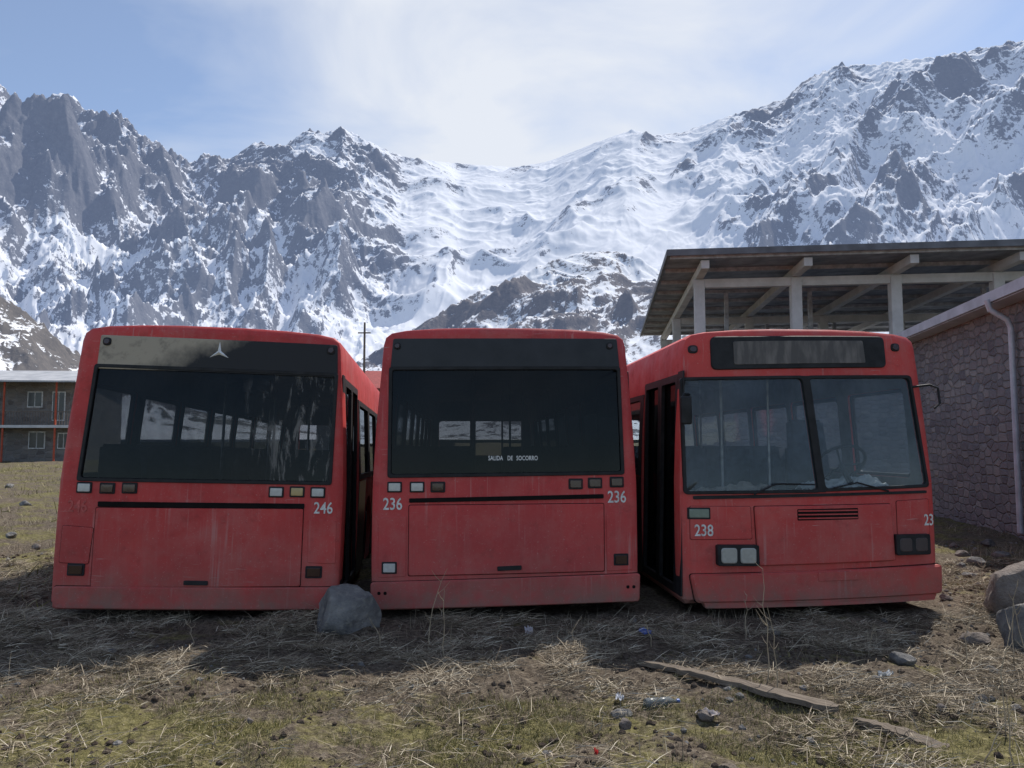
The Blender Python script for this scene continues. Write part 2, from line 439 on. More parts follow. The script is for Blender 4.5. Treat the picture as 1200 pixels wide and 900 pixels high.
panel('rear_window',scaleo(wA,.02),FA,-.010,.018,G_REAR1,BA,.003,6)
frame('window_seal',wA,.020,FA,.016,.03,BLACK,BA,.012)
panel('header_panel',Q(mA,(101,431),(392,440),(391,400),(104,391),r=.02),FA,.010,.01,PEEL,BA,.004)
panel('engine_hatch',Q(mA,(108,683),(352,687),(354,597),(110,593)),FA,.014,.02,RED1,BA,.006,6,.006)
panel('vent_slot',Q(mA,(112,592),(355,597),(355,591),(112,586),r=.01),FA,.014,.02,DARKSLOT,BA,.002,2)
panel('corner_hatch',Q(mA,(70,655),(104,657),(108,616),(72,613)),FA,.008,.02,RED1,BA,.004,4,.003)
panel('corner_hatch',Q(mA,(360,660),(394,662),(394,612),(360,610)),FA,.006,.02,RED1,BA,.004,4)
panel('bumper',rquad([mA(66,706),mA(398,715),mA(398,689),mA(66,681)],.03),FA,.035,.04,RED1,BA,.012,5,.006)
panel('handle',Q(mA,(216,682),(244,683),(244,678),(216,677),r=.01),FA,.03,.0,BLACK,BA,.003,2)
for px,py,c in ((95,570,WHITE_L),(122,571,DARK_L),(148,571,DARK_L),(321,577,WHITE_L),(346,577,AMB),(371,578,WHITE_L)):
    x,z=mA(px,py); lamp('tail_lamp',x,z,.135,.10,FA,BA,c[0],False,c[1])
for px,py,w in ((90,663,.15),(368,671,.15)):
    x,z=mA(px,py); lamp('tail_lamp',x,z,w,.11,FA,BA,DARK_L[0],False,DARK_L[1])
for px,py in ((112,399),(383,407)):
    x,z=mA(px,py); lamp('marker_lamp',x,z,.075,.075,lambda a,b:FA(a,b)-.01,BA,DARK_L[0],True,DARK_L[1])
x,z=mA(378,597); text('fleet_number','246',x,z,.15,FA,WHITEP,BA,.78)
x,z=mA(88,592); text('fleet_number','246',x,z,.15,FA,GHOST,BA,.78)
def star(x,z,R,F,mat,parent):
    V=[];Fc=[]
    for k in range(6):
        a=math.pi/2+k*math.pi/3; r=R if k%2==0 else R*.20; V.append((x+r*math.cos(a),F(x,z)-.012,z+r*math.sin(a)))
    V.append((x,F(x,z)-.035,z))
    for k in range(6): Fc.append((k,(k+1)%6,6))
    Fc.append(tuple(range(6))); return mobj('star_emblem',V,Fc,mat,parent)
x,z=mA(247,411); star(x,z,.10,FA,simple('chrome_emblem',(.85,.85,.85),.4,.5,.0,.1,20),BA)
mB=mapper(593.5,125,125)
FB_=lambda x,z:.03*(x/1.25)**2+.03*max(0,z-1.15)
wB=rquad([mB(457,558),mB(732,555),mB(729,429),mB(457,431)],.03)
BB=bus((-.052,7.2,0),3.5,0,-.6,1.0,RED2,'faded red city bus seen from behind, number 236, emergency exit window',True,FB_,[wB],G_REAR2,1)
panel('rear_window',scaleo(wB,.02),FB_,-.010,.018,G_REAR2,BB,.003,6)
frame('window_seal',wB,.020,FB_,.017,.03,BLACK,BB,.012)
panel('header_panel',Q(mB,(457,434),(730,432),(727,394),(460,396),r=.02),FB_,.012,.01,BLACKGL,BB,.004)
panel('engine_hatch',Q(mB,(481,671),(708,668),(708,590),(481,591)),FB_,.014,.02,RED2,BB,.006,6,.006)
panel('vent_slot',Q(mB,(481,588),(708,584),(708,579),(481,583),r=.01),FB_,.014,.02,DARKSLOT,BB,.002,2)
panel('corner_hatch',Q(mB,(711,668),(742,667),(742,600),(711,601)),FB_,.006,.02,RED2,BB,.004,4)
panel('corner_hatch',Q(mB,(446,673),(478,672),(478,604),(446,605)),FB_,.006,.02,RED2,BB,.004,4)
panel('bumper',rquad([mB(439,709),mB(749,703),mB(750,671),mB(438,678)],.03),FB_,.035,.04,RED2,BB,.012,5,.006)
panel('handle',Q(mB,(583,666),(611,665),(611,660),(583,661),r=.01),FB_,.03,.0,BLACK,BB,.003,2)
for px,py,c in ((464,570,WHITE_L),(490,570,WHITE_L),(514,570,DARK_L),(675,567,DARK_L),(698,566,DARK_L),(724,565,DARK_L)):
    x,z=mB(px,py); lamp('tail_lamp',x,z,.135,.10,FB_,BB,c[0],False,c[1])
for px,py,c in ((459,662,WHITE_L),(728,655,DARK_L)):
    x,z=mB(px,py); lamp('tail_lamp',x,z,.14,.11,FB_,BB,c[0],False,c[1])
for px,py in ((465,405),(718,403)):
    x,z=mB(px,py); lamp('marker_lamp',x,z,.065,.065,lambda a,b:FB_(a,b)-.012,BB,DARK_L[0],True,DARK_L[1])
for px,py in ((448,690),(455,690),(735,686),(742,686)):
    x,z=mB(px,py); panel('bolt_hole',rr(x-.015,x+.015,z-.015,z+.015,.014),FB_,.037,0,DARKSLOT,BB,.001,1)
x,z=mB(462,590); text('fleet_number','236',x,z,.155,FB_,WHITEP,BB,.78)
x,z=mB(724,583); text('fleet_number','236',x,z,.155,FB_,WHITEP,BB,.78)
LETW=simple('bright_window_lettering',(.85,.85,.84),.6,.2,0,.05,40)
for wd,px in (('SALIDA',581),('DE',598),('SOCORRO',618)):
    x,z=mB(px,537); text('exit_lettering',wd,x,z,.060,FB_,LETW,BB,.70,.006,-.004)
# ---- bus C
mC=mapper(950,122,123.6)
FC=lambda x,z:.10*(x/1.25)**2+.06*max(0,z-1.1)
wL=rquad([mC(803,577),mC(957,575),mC(945,441),mC(803,443)],.045)
wR=rquad([mC(962,574),mC(1093,570),mC(1080,439),mC(950,441)],.045)
BC=bus((2.83,7.24,0),4,0,-.5,1.0,RED3,'faded red city bus facing forward, number 238, missing headlight',False,FC,[wL,wR],G_FRONT,-1)
for w in (wL,wR):
    panel('windscreen',scaleo(w,.012),FC,-.010,.018,G_FRONT,BC,.003,6)
    frame('windscreen_seal',w,.018,FC,.014,.03,BLACK,BC,.012)
panel('windscreen_divider',rquad([mC(955,576),mC(964,576),mC(952,440),mC(943,440)],.01),FC,.016,.0,BLACK,BC,.003,6)
o=Q(mC,(838,433),(1049,429),(1048,391),(838,393),r=.06)
dsp=panel('destination_sign',o,FC,.02,.02,BLACK,BC,.008,4)
SIGNF=M('faded_roller_blind',.4,.3)
_w=SIGNF.noise(SIGNF.coord((9,9,2.0)),1.6,3,.6)
SIGNF.base(SIGNF.mix(SIGNF.ramp(_w,[(.45,0.0),(.7,.6)]),(.09,.08,.075),(.24,.21,.19)))
panel('display',Q(mC,(864,427),(1022,424),(1020,397),(864,399),r=.02),FC,.026,0,SIGNF.m,dsp,.003,4)
for px,py in ((818,408),(1063,404)):
    x,z=mC(px,py); lamp('marker_lamp',x,z,.09,.08,FC,BC,DARK_L[0],True,DARK_L[1])
panel('front_hatch',Q(mC,(883,659),(1045,655),(1042,590),(880,592)),FC,.032,.02,RED3,BC,.01,6,.005)
panel('trim_strip',Q(mC,(812,584),(1090,578),(1090,575),(812,580),r=.01),FC,.012,.0,BLACK,BC,.002,4)
gr=panel('grille',Q(mC,(928,608),(1000,607),(1000,594),(928,595),r=.01),FC,.034,.0,DARKSLOT,BC,.002,2)
for k in range(3):
    y0=596.5+k*4.2; panel('slat',Q(mC,(929,y0+1.3),(999,y0+.8),(999,y0-.7),(929,y0-.2),r=.003),FC,.040,0,RED3,gr,.001,1)
panel('corner_hatch',Q(mC,(808,630),(877,629),(876,592),(808,592)),FC,.008,.02,RED3,BC,.004,4,.003)
panel('corner_hatch',Q(mC,(1050,627),(1092,626),(1092,585),(1050,587)),FC,.008,.02,RED3,BC,.004,4,.003)
panel('front_panel',Q(mC,(886,678),(1045,675),(1045,663),(886,665)),FC,.012,.02,RED3,BC,.006,4)
panel('bumper',rquad([mC(812,701),mC(1102,694),mC(1103,661),mC(806,669)],.04),FC,.06,.06,RED3,BC,.018,5,.008)
panel('bumper_lip',rquad([mC(822,707),mC(1092,701),mC(1094,694),mC(820,700)],.015),FC,.045,.04,RED3,BC,.006,3)
panel('plate_bracket',Q(mC,(948,676),(996,675),(996,665),(948,666),r=.01),FC,.068,.0,RED3,BC,.003,2,.004)
hx,hz=mC(859,647)
hs=panel('headlight_housing',rr(hx-.19,hx+.19,hz-.095,hz+.095,.02),FC,.064,.02,BLACK,BC,.005,2)
for dx in (-.087,.087):
    panel('headlight',rr(hx+dx-.072,hx+dx+.072,hz-.07,hz+.07,.03,6),FC,.078,0,lensmat('headlight_glass',(.5,.5,.46)),hs,.008,2)
hx,hz=mC(1066,637)
hs=panel('headlight_housing',rr(hx-.18,hx+.18,hz-.095,hz+.095,.02),FC,.064,.02,BLACK,BC,.005,2)
for dx in (-.082,.082):
    panel('headlight_socket',rr(hx+dx-.065,hx+dx+.065,hz-.065,hz+.065,.03,6),FC,.070,0,lensmat('empty_headlight_socket',(.07,.05,.05),.5),hs,.008,2)
x,z=mC(818,600); lamp('indicator_lamp',x,z,.21,.11,FC,BC,(.25,.32,.27),False,'greenish_indicator_lens')
x,z=mC(823,620); text('fleet_number','238',x,z,.15,FC,WHITEP,BC,.78,.012,.014)
x,z=mC(1091,610); text('fleet_number','23',x,z,.15,FC,WHITEP,BC,.72,.012,.012)
def PC(px,py,dy): 
    x,z=mC(px,py); return (x,FC(x,z)+dy,z)
bar('mirror_arm',[PC(812,462,0),PC(802,462,-.12),PC(797,470,-.16),PC(797,490,-.16)],.012,BLACK,BC)
bar('mirror_arm',[PC(1080,452,0),PC(1098,450,-.10),PC(1106,454,-.13),PC(1107,472,-.13),PC(1100,478,-.12)],.011,BLACK,BC)
x,z=mC(799,482); box('side_mirror',x-.05,x+.05,-.13,-.07,z-.13,z+.13,BLACK,BC,.02)
for p0,p1,p2 in (((880,578),(905,566),(950,567)),((1040,575),(1000,565),(972,571))):
    bar('wiper',[PC(*p0,-.015),PC(*p1,-.04),PC(*p2,-.035)],.008,BLACK,BC)
def dash():
    V=[];Fc=[];n=13
    prof_=[(.24,.42),(.24,.98),(.30,1.03),(.62,1.02),(.72,.92),(.70,.42)]
    for i in range(n):
        x=-1.1+2.2*i/(n-1)
        for y,z in prof_:
            h=.0 if x<.2 else .05*math.sin(min(1,(x-.2)/.5)*math.pi/2)
            V.append((x,y+.09*(x/1.2)**2,z+(h if z>.9 else 0)))
    m=len(prof_)
    for i in range(n-1):
        for j in range(m): Fc.append((i*m+j,i*m+(j+1)%m,(i+1)*m+(j+1)%m,(i+1)*m+j))
    Fc.append(tuple(range(m)));Fc.append(tuple(range((n-1)*m,n*m)))
    return mobj('dashboard',V,Fc,simple('grey_dashboard',(.20,.20,.21),.6,.3),BC,True)
dash()
def steering():
    V=[];Fc=[];R=.25;r=.017;N=32;k=8
    T=Matrix.Translation((.58,.62,1.36))@Matrix.Rotation(rad(-46),4,'X')
    for i in range(N):
        a=2*math.pi*i/N
        for j in range(k):
            b=2*math.pi*j/k; V.append(T@Vector(((R+r*math.cos(b))*math.cos(a),(R+r*math.cos(b))*math.sin(a),r*math.sin(b))))
    for i in range(N):
        for j in range(k): Fc.append((i*k+j,i*k+(j+1)%k,((i+1)%N)*k+(j+1)%k,((i+1)%N)*k+j))
    w=mobj('steering_wheel',V,Fc,BLACK,BC,True)
    for a in (0,math.pi*.65,math.pi*1.35):
        bar('spoke',[T@Vector((0,0,-.03)),T@Vector((R*math.cos(a),R*math.sin(a),0))],.012,BLACK,w)
    bar('steering_column',[T@Vector((0,0,-.02)),T@Vector((0,0,-.3))],.03,BLACK,w)
steering()
ds=bpy.data.objects.new('driver_seat',SEAT); link(ds,BC); ds.location=(.62,1.35,.55); ds.rotation_euler=(0,0,math.pi); ds.scale=(1.15,1.1,1.15)
def sheet(name,x0,w,amp,seed,mat,z0):
    n=30;V=[];Fc=[]
    f=mknoise(seed); xs=np.linspace(0,1,n); X,Y=np.meshgrid(xs,xs)
    Z=.08*np.abs(f(X*4,Y*4))+.05*np.abs(f(X*9+5,Y*9))+amp*np.exp(-((X-.6)**2+(Y-.6)**2)*6)
    for i in range(n):
        for j in range(n): V.append((x0+X[i,j]*w+.04*f(np.array(Y[i,j]*5),np.array(X[i,j]*5)).item(),.34+Y[i,j]*.33,z0+Z[i,j]))
    for i in range(n-1):
        for j in range(n-1): Fc.append((i*n+j,i*n+j+1,(i+1)*n+j+1,(i+1)*n+j))
    o=mobj(name,V,Fc,mat,None,False); o.matrix_world=BC.matrix_world
    return o
bpy.context.view_layer.update()
tag(sheet('crumpled_sheet',.12,.85,.10,77,simple('pale_plastic_sheet',(.42,.45,.47),.5,.3,0,.1),1.09),'crumpled pale plastic sheet lying on the bus dashboard','sheet')
tag(sheet('crumpled_cloth',-1.0,.85,.08,79,simple('tan_cloth',(.26,.23,.20),.9,.1,0,.3),1.04),'crumpled tan cloth lying on the bus dashboard','cloth')
# ------------------------------------------------------------ GROUND
_n=[mknoise(200+i) for i in range(6)]
def gh(x,y):
    x=np.asarray(x,float);y=np.asarray(y,float)
    r=np.hypot(x,y)
    h=.045*_n[0](x*.8,y*.8)+.03*_n[1](x*2.1,y*2.1)+.022*_n[2](x*5.3,y*5.3)+.013*_n[3](x*12,y*12)*(r<25)+.007*_n[5](x*27,y*27)*(r<9)
    h=h+.16*sstep(3.2,5.5,-x)*sstep(4.5,6.5,y)+.06*sstep(4.3,6,x)*sstep(5,7,y)
    h=h+.3*_n[4](x*.07,y*.07)*sstep(14,40,r)
    return h-.03
aa=np.concatenate([np.linspace(-180,-52,40)[:-1],np.linspace(-52,52,800),np.linspace(52,180,40)[1:]])
rr_=np.exp(np.linspace(math.log(.5),math.log(6000),760))
A,R_=np.meshgrid(np.radians(aa),rr_); X=R_*np.sin(A);Y=R_*np.cos(A);Z=gh(X,Y)
def groundmat():
    m=M('grass_and_dirt',.95,.1); v=m.coord()
    n1=m.noise(v,.55,4,.6); n2=m.noise(v,3.5,5,.7); n3=m.noise(v,22,4,.75); n4=m.noise(v,90,3,.7)
    dirt=m.ramp(n3,[(.35,(.050,.038,.030)),(.55,(.135,.108,.082)),(.72,(.28,.235,.18))])
    green=m.ramp(n3,[(.35,(.065,.058,.024)),(.55,(.165,.148,.060)),(.72,(.31,.27,.14))])
    g=m.math('ADD',m.math('MULTIPLY',n1,.5),m.math('MULTIPLY',n2,.5))
    s=m.sep(v); yy=m.ramp(m.math('MULTIPLY',s[1],.1),[(.30,.16),(.52,.02),(.60,-.0),(.85,.05)])
    band=m.math('MULTIPLY',m.ramp(m.math('MULTIPLY',s[1],.1),[(.45,0.0),(.53,1.0),(.78,1.0),(.95,0.2)]),.09)
    g=m.math('SUBTRACT',m.math('ADD',g,m.math('MULTIPLY',yy,.5)),band)
    c=m.mix(m.ramp(g,[(.48,0.0),(.56,1.0)]),dirt,green)
    c=m.mix(m.ramp(n4,[(.54,0.0),(.70,.5)]),c,(.38,.32,.21))
    m.base(c); hb=m.math('ADD',m.math('MULTIPLY',n3,.7),m.math('MULTIPLY',n4,.3)); m.bump(hb,1.0,.035); return m.m
GM=groundmat()
g=gridmesh('ground',np.stack([X,Y,Z],-1).reshape(-1,3),len(rr_),len(aa),GM); tag(g,kind='structure',label='rough grassy dirt yard strewn with straw')
def blades(name,P,Lh,W,yaw,tilt,bend,mat,label):
    n=len(P); d=np.stack([np.cos(yaw)*np.cos(tilt),np.sin(yaw)*np.cos(tilt),np.sin(tilt)],-1)
    s=np.stack([-np.sin(yaw),np.cos(yaw),np.zeros(n)],-1)
    k=rng.random(n)<.5; s[k]=s[k]*.6+np.array([0,0,.8])
    s=s*W[:,None]*.5
    mid=P+d*(Lh*.5)[:,None]; mid[:,2]+=bend*Lh
    tip=P+d*Lh[:,None]
    V=np.stack([P-s,P+s,mid+s*.85,mid-s*.85,tip],1).reshape(-1,3)
    b=np.arange(n)*5
    q=np.stack([b,b+1,b+2,b+3],-1); t=np.stack([b+3,b+2,b+4],-1)
    me=bpy.data.meshes.new(name); me.vertices.add(n*5); me.vertices.foreach_set('co',V.astype(np.float32).ravel())
    li=np.concatenate([q.ravel(),t.ravel()]); me.loops.add(len(li)); me.loops.foreach_set('vertex_index',li.astype(np.int32))
    ls=np.concatenate([np.arange(n)*4,n*4+np.arange(n)*3]); lt=np.concatenate([np.full(n,4),np.full(n,3)])
    me.polygons.add(2*n); me.polygons.foreach_set('loop_start',ls.astype(np.int32)); me.polygons.foreach_set('loop_total',lt.astype(np.int32)); me.update(calc_edges=True)
    at=me.attributes.new('tone','FLOAT','POINT'); at.data.foreach_set('value',np.repeat(rng.random(n),5).astype(np.float32))
    me.materials.append(mat); o=link(bpy.data.objects.new(name,me)); tag(o,label,None,None,'stuff'); return o
def blademat(name,stops):
    m=M(name,.8,.15); m.base(m.ramp(m.attr('tone'),stops)); return m.m
STRAW=blademat('dry_straw',[(0.0,(.10,.078,.055)),(.45,(.26,.21,.15)),(.85,(.48,.41,.30)),(1.0,(.70,.63,.50))])
GREEN=blademat('short_grass',[(0.0,(.06,.062,.018)),(.45,(.16,.155,.05)),(.75,(.30,.26,.115)),(1.0,(.48,.41,.24))])
def scatter(n,dens,x0=-7,x1=8,y0=2.2,y1=10):
    out=[];tot=0
    while tot<n:
        p=np.stack([rng.uniform(x0,x1,n),rng.uniform(y0,y1,n)],-1)
        p=p[(np.abs(p[:,0])<p[:,1]*.8+.6)]
        k=rng.random(len(p))<dens(p[:,0],p[:,1]); p=p[k]; out.append(p); tot+=len(p)
    return np.concatenate(out)[:n]
def onbus(x,y): return (y>7.25)&(x>-4.1)&(x<4.1)
cl=mknoise(311)
def dstraw(x,y):
    c=np.clip(.25+1.9*cl(x*1.3,y*1.3)+1.3*cl(x*4+9,y*4),0,1)
    b=.17+.83*sstep(4.7,5.6,y)+.45*sstep(.8,2.5,x)
    return np.where(onbus(x,y),0,c*b)
p=scatter(90000,dstraw); n=len(p)
Lh=rng.gamma(2.0,.045,n)+.02; z=gh(p[:,0],p[:,1])+rng.random(n)*.035
blades('dry_straw',np.column_stack([p,z]),Lh,rng.uniform(.002,.005,n),rng.normal(0.2,1.1,n)+np.pi*(rng.random(n)<.5),np.abs(rng.normal(0,.16,n)),rng.normal(.03,.06,n),STRAW,'flattened dry straw covering the yard')
def dstand(x,y):
    c=np.clip(1.6*cl(x*.9+40,y*.9)+.8*cl(x*3.3+9,y*3.3),0,1)
    return np.where(onbus(x,y),0,c*(.2+.8*sstep(5.6,6.8,y)+.4*sstep(2.0,4,x)))
p=scatter(14000,dstand,y1=14,x0=-10,x1=10); n=len(p)
blades('dry_grass_tufts',np.column_stack([p,gh(p[:,0],p[:,1])-.01]),rng.gamma(3,.028,n)+.04,rng.uniform(.002,.004,n),rng.uniform(0,6.28,n),rng.uniform(.3,1.4,n),rng.normal(0,.08,n),STRAW,'standing tufts of dry grass')
gn=mknoise(422)
def dgreen(x,y):
    c=np.clip(.30+1.8*gn(x*.8,y*.8)+1.2*gn(x*3,y*3),0,1)
    return c*np.clip(1-sstep(4.9,5.7,y)*.9,0,1)*(1-.6*sstep(.8,2.6,x))
p=scatter(115000,dgreen,y1=6); n=len(p)
blades('green_grass',np.column_stack([p,gh(p[:,0],p[:,1])-.004]),rng.gamma(3,.0075,n)+.01,rng.uniform(.0015,.0035,n),rng.uniform(0,6.28,n),rng.uniform(.2,1.4,n),rng.normal(0,.1,n),GREEN,'short yellow green grass')
def dfar(x,y): return np.clip(.2+1.2*gn(x*.3,y*.3)+.6*gn(x*1.3,y*1.3),0,1)*((x<-4.3)|(x>4.6))
p=rng.uniform([-40,7],[-4.3,45],(60000,2)); p=p[(rng.random(len(p))<dfar(p[:,0],p[:,1]))&(p[:,0]>-p[:,1]*.85-1)]; n=len(p)
blades('meadow_grass',np.column_stack([p,gh(p[:,0],p[:,1])-.01]),rng.gamma(3,.04,n)+.03,rng.uniform(.006,.016,n),rng.uniform(0,6.28,n),rng.uniform(.2,1.3,n),rng.normal(0,.08,n),GREEN,'rough yellow green meadow grass')
def stonem(name,a,b,c,d):
    m=M(name,.85,.2); v=m.coord(); m.base(m.mix(m.ramp(m.noise(v,18,4),[(.5,0.0),(.7,.5)]),m.ramp(m.noise(v,4,5,.65),[(.3,a),(.5,b),(.7,c)]),d)); m.bump(m.noise(v,11,6,.7),1.0,.06); return m.m
STONE=stonem('grey_stone',(.10,.10,.105),(.19,.185,.18),(.30,.29,.28),(.34,.32,.28))
TAN=stonem('pinkish_grey_boulder',(.13,.11,.10),(.22,.19,.17),(.30,.265,.24),(.16,.135,.12))
CLOD=simple('dark_earth_clod',(.09,.07,.055),.95,.05,0,.5,30,.5)
from mathutils import noise as mn
def rockverts(sub,seed,sx,sy,sz):
    bm=bmesh.new(); bmesh.ops.create_icosphere(bm,subdivisions=sub,radius=1)
    r=random.Random(seed); planes=[]
    for i in range(14):
        d=Vector((r.gauss(0,1),r.gauss(0,1),r.gauss(0,.8))).normalized(); planes.append((d,r.uniform(.55,.9)))
    for v in bm.verts:
        p=v.co.copy()
        for d,k in planes:
            t=p.dot(d)
            if t>k: p-=d*(t-k)*.93
        p*=1+.10*mn.noise(p*1.7+Vector((seed,0,0)))+.06*mn.noise(p*5+Vector((0,seed,0)))+.022*mn.noise(p*13)
        v.co=Vector((p.x*sx,p.y*sy,p.z*sz))
    V=[v.co.copy() for v in bm.verts]; Fc=[tuple(v.index for v in f.verts) for f in bm.faces]; bm.free(); return V,Fc
base=[rockverts(1,s,1.1,1.1,1) for s in range(5)]
def litterrocks(name,n,dens,smin,smax,mat,label,**kw):
    p=scatter(n,dens,**kw); V=[];Fc=[]
    z=gh(p[:,0],p[:,1])
    for i in range(n):
        v,f=base[i%5]; s=smin+(smax-smin)*random.random()**3; a=random.random()*6.28; b=len(V); ca,sa=math.cos(a)*s,math.sin(a)*s
        for q in v: V.append((p[i,0]+q.x*ca-q.y*sa*.8,p[i,1]+q.x*sa+q.y*ca*.8,z[i]+q.z*s*.8))
        Fc+= [tuple(b+k for k in t) for t in f]
    o=mobj(name,V,Fc,mat); tag(o,label,None,None,'stuff')
litterrocks('earth_clods',7000,lambda x,y:np.where(onbus(x,y),0,np.clip(.3+cl(x*2,y*2)*1.5+.3*sstep(1,4,x),0,1)),.006,.038,CLOD,'crumbly dark earth clods')
litterrocks('gravel',1500,lambda x,y:np.where(onbus(x,y),0,np.clip(.1+cl(x+30,y)*1.2+.9*sstep(2.0,4.5,x),0,1)),.006,.038,STONE,'scattered grey gravel',y1=12)
def rock(x,y,sx,sy,sz,seed,label,sub=4,sink=.3,group=None,mat=STONE):
    V,F_=rockverts(sub,seed,sx,sy,sz); o=mobj('rock',V,F_,mat,None,True); o.location=(x,y,float(gh(x,y))+sz*(1-sink)*.7); o.rotation_euler=(0,0,seed)
    tag(o,label,'rock',group); return o
rock(-1.42,6.72,.34,.27,.27,3,'rounded grey boulder lying between two buses',sink=.5)
rock(4.66,7.1,.33,.31,.40,5,'big brownish boulder beside the red bus',mat=TAN)
rock(3.98,6.10,.22,.22,.25,8,'grey boulder in front of a larger boulder',sink=.2)
rock(4.42,6.40,.28,.26,.22,18,'brownish boulder leaning on other boulders',mat=TAN)
G2='small stones scattered in the yard'
for i,(px,py,s) in enumerate([(1130,742,.12),(1047,770,.085),(724,818,.06),(728,829,.05),(1016,788,.04),(1053,792,.05),(1122,652,.10),(1138,660,.12),(1150,640,.10),(1112,640,.08),(1165,655,.11),(1128,674,.07),(1140,685,.06),(1118,662,.07),(143,757,.045),(300,830,.03),(905,735,.04),(560,770,.03),(1100,700,.06),(1175,810,.04),(640,860,.03),(820,822,.05),(35,600,.12),(20,640,.09),(50,650,.07),(15,575,.15),(1135,800,.045),(1090,820,.035),(1150,775,.05),(940,850,.03)]):
    D=1.6/((py-515)/900+1e-6); rock((px-600)/900*D,D,s*1.15,s,s*.7,20+i,'small angular grey stone on the ground',3,.45,G2,STONE if i%3 else TAN)
# ------------------------------------------------------------ litter
def atpx(px,py): D=1.6/((py-515)/900); return (px-600)/900*D,D
WOOD=M('weathered_wood',.85,.15); _v=WOOD.coord((3,40,40)); WOOD.base(WOOD.ramp(WOOD.noise(_v,2,6,.6),[(.3,(.08,.064,.052)),(.6,(.20,.165,.13)),(.8,(.31,.265,.21))])); WOOD.bump(WOOD.noise(_v,3,5),.6,.01); WOOD=WOOD.m
def plank(p0,p1,w,t,label,seed,lift=-.008):
    (x0,y0),(x1,y1)=p0,p1; Ln=math.hypot(x1-x0,y1-y0); n=24; V=[];Fc=[]; r=random.Random(seed)
    for i in range(n):
        f=i/(n-1); x=f*Ln; ww=w*(.35+.65*min(1,f*1.6))*(1+.22*r.uniform(-1,1)); oz=.012*math.sin(f*5)+.003*r.uniform(-1,1); s=.01*r.uniform(-1,1)
        if i in (0,n-1): ww*=.4
        for a,b in ((-1,0),(1,0),(.9,1),(-.9,1)): V.append((x,s+a*ww/2,b*t+oz))
    for i in range(n-1):
        for j in range(4): Fc.append((i*4+j,i*4+(j+1)%4,(i+1)*4+(j+1)%4,(i+1)*4+j))
    Fc.append((0,1,2,3));Fc.append(tuple(range((n-1)*4,n*4)))
    o=mobj('wooden_plank',V,Fc,WOOD); o.location=(x0,y0,float(gh((x0+x1)/2,(y0+y1)/2))+lift); o.rotation_euler=(0,0,math.atan2(y1-y0,x1-x0)); tag(o,label,'plank')
plank(atpx(745,772),atpx(972,822),.12,.03,'long weathered grey plank half buried in straw',1,-.004)
plank(atpx(990,828),atpx(1095,858),.12,.03,'broken end of a weathered plank on dirt',2,.006)
plank(atpx(835,884),atpx(868,893),.07,.02,'short dark wood scrap on the grass',3,0)
def bottle(x,y,yaw):
    pr=[(0,.0),(.028,.0),(.033,.01),(.033,.07),(.029,.08),(.033,.09),(.033,.15),(.026,.18),(.013,.205),(.013,.225),(0,.225)]
    m=M('clear_plastic',.2,.4,(.45,.5,.53)); m.b.inputs['Transmission Weight'].default_value=.75; m.b.inputs['IOR'].default_value=1.15
    V,Fc=lathex([(r,h) for r,h in pr],20,False,False)
    e=empty('plastic_bottle',(x,y,float(gh(x,y))+.02),(0,.05,yaw),'crushed clear plastic bottle lying in the straw','bottle')
    mobj('bottle_body',V,Fc,m.m,e,True)
    bar('cap',[(.222,0,0),(.24,0,0)],.016,simple('blue_cap',(.05,.12,.4),.4),e,14)
x,y=atpx(752,812); bottle(x,y,.35)
def scrap(px,py,w,h,c,name,label,seed,cat='litter'):
    x,y=atpx(px,py); n=8; V=[];Fc=[]; f=mknoise(seed)
    for i in range(n):
        for j in range(n):
            a,b=i/(n-1),j/(n-1); V.append(((a-.5)*w+.02*f(np.array(b*3.),np.array(a*3.)).item(),(b-.5)*h,.02+.05*abs(f(np.array(a*3.1),np.array(b*3.3+seed)).item())))
    for i in range(n-1):
        for j in range(n-1): Fc.append((i*n+j,i*n+j+1,(i+1)*n+j+1,(i+1)*n+j))
    o=mobj(name,V,Fc,simple(name+'_surface',c,.6,.3,0,.1,20)); o.location=(x,y,float(gh(x,y))+.008); o.rotation_euler=(.15,.1,seed); tag(o,label,cat)
scrap(620,729,.2,.07,(.5,.5,.5),'paper_scrap','crumpled white paper scrap on straw',11)
scrap(753,733,.09,.08,(.07,.13,.4),'blue_plastic_scrap','small blue plastic scrap on straw',13)
scrap(722,806,.12,.05,(.42,.44,.48),'plastic_scrap','torn pale plastic scrap on straw',14)
scrap(825,821,.13,.09,(.4,.35,.33),'cardboard_scrap','faded cardboard scrap beside the plank',15)
scrap(1028,787,.1,.06,(.5,.5,.48),'paper_scrap','crumpled white paper scrap on dirt',16)
scrap(697,875,.03,.02,(.5,.03,.03),'red_wrapper','tiny red wrapper in the grass',17)
DSM=simple('dry_stalk',(.38,.31,.22),.8,.1)
def weed(px,py,h,seed,lean=.15):
    x,y=atpx(px,py); r=random.Random(seed); e=empty('dead_weed',(x,y,float(gh(x,y))-.01),(0,0,0),'tall dry weed stalk standing in straw','weed','dry weed stalks')
    p=[];dx=lean*h*r.choice((.4,1)); 
    for i in range(7): f=i/6; p.append((dx*f*f+.01*r.uniform(-1,1),.02*r.uniform(-1,1),h*f))
    bar('stalk',p,[.0045*(1-.7*i/6) for i in range(7)],DSM,e,5)
    for k in range(r.randint(3,7)):
        i=r.randint(2,6); q=Vector(p[i]); a=r.uniform(0,6.28); l=r.uniform(.05,.16)*min(1,h*1.6)
        t=q+Vector((math.cos(a)*l*.7,math.sin(a)*l*.7,l*.7)); bar('twig',[q,(q+t)/2+Vector((0,0,-.01)),t],[.0022,.0018,.001],DSM,e,4)
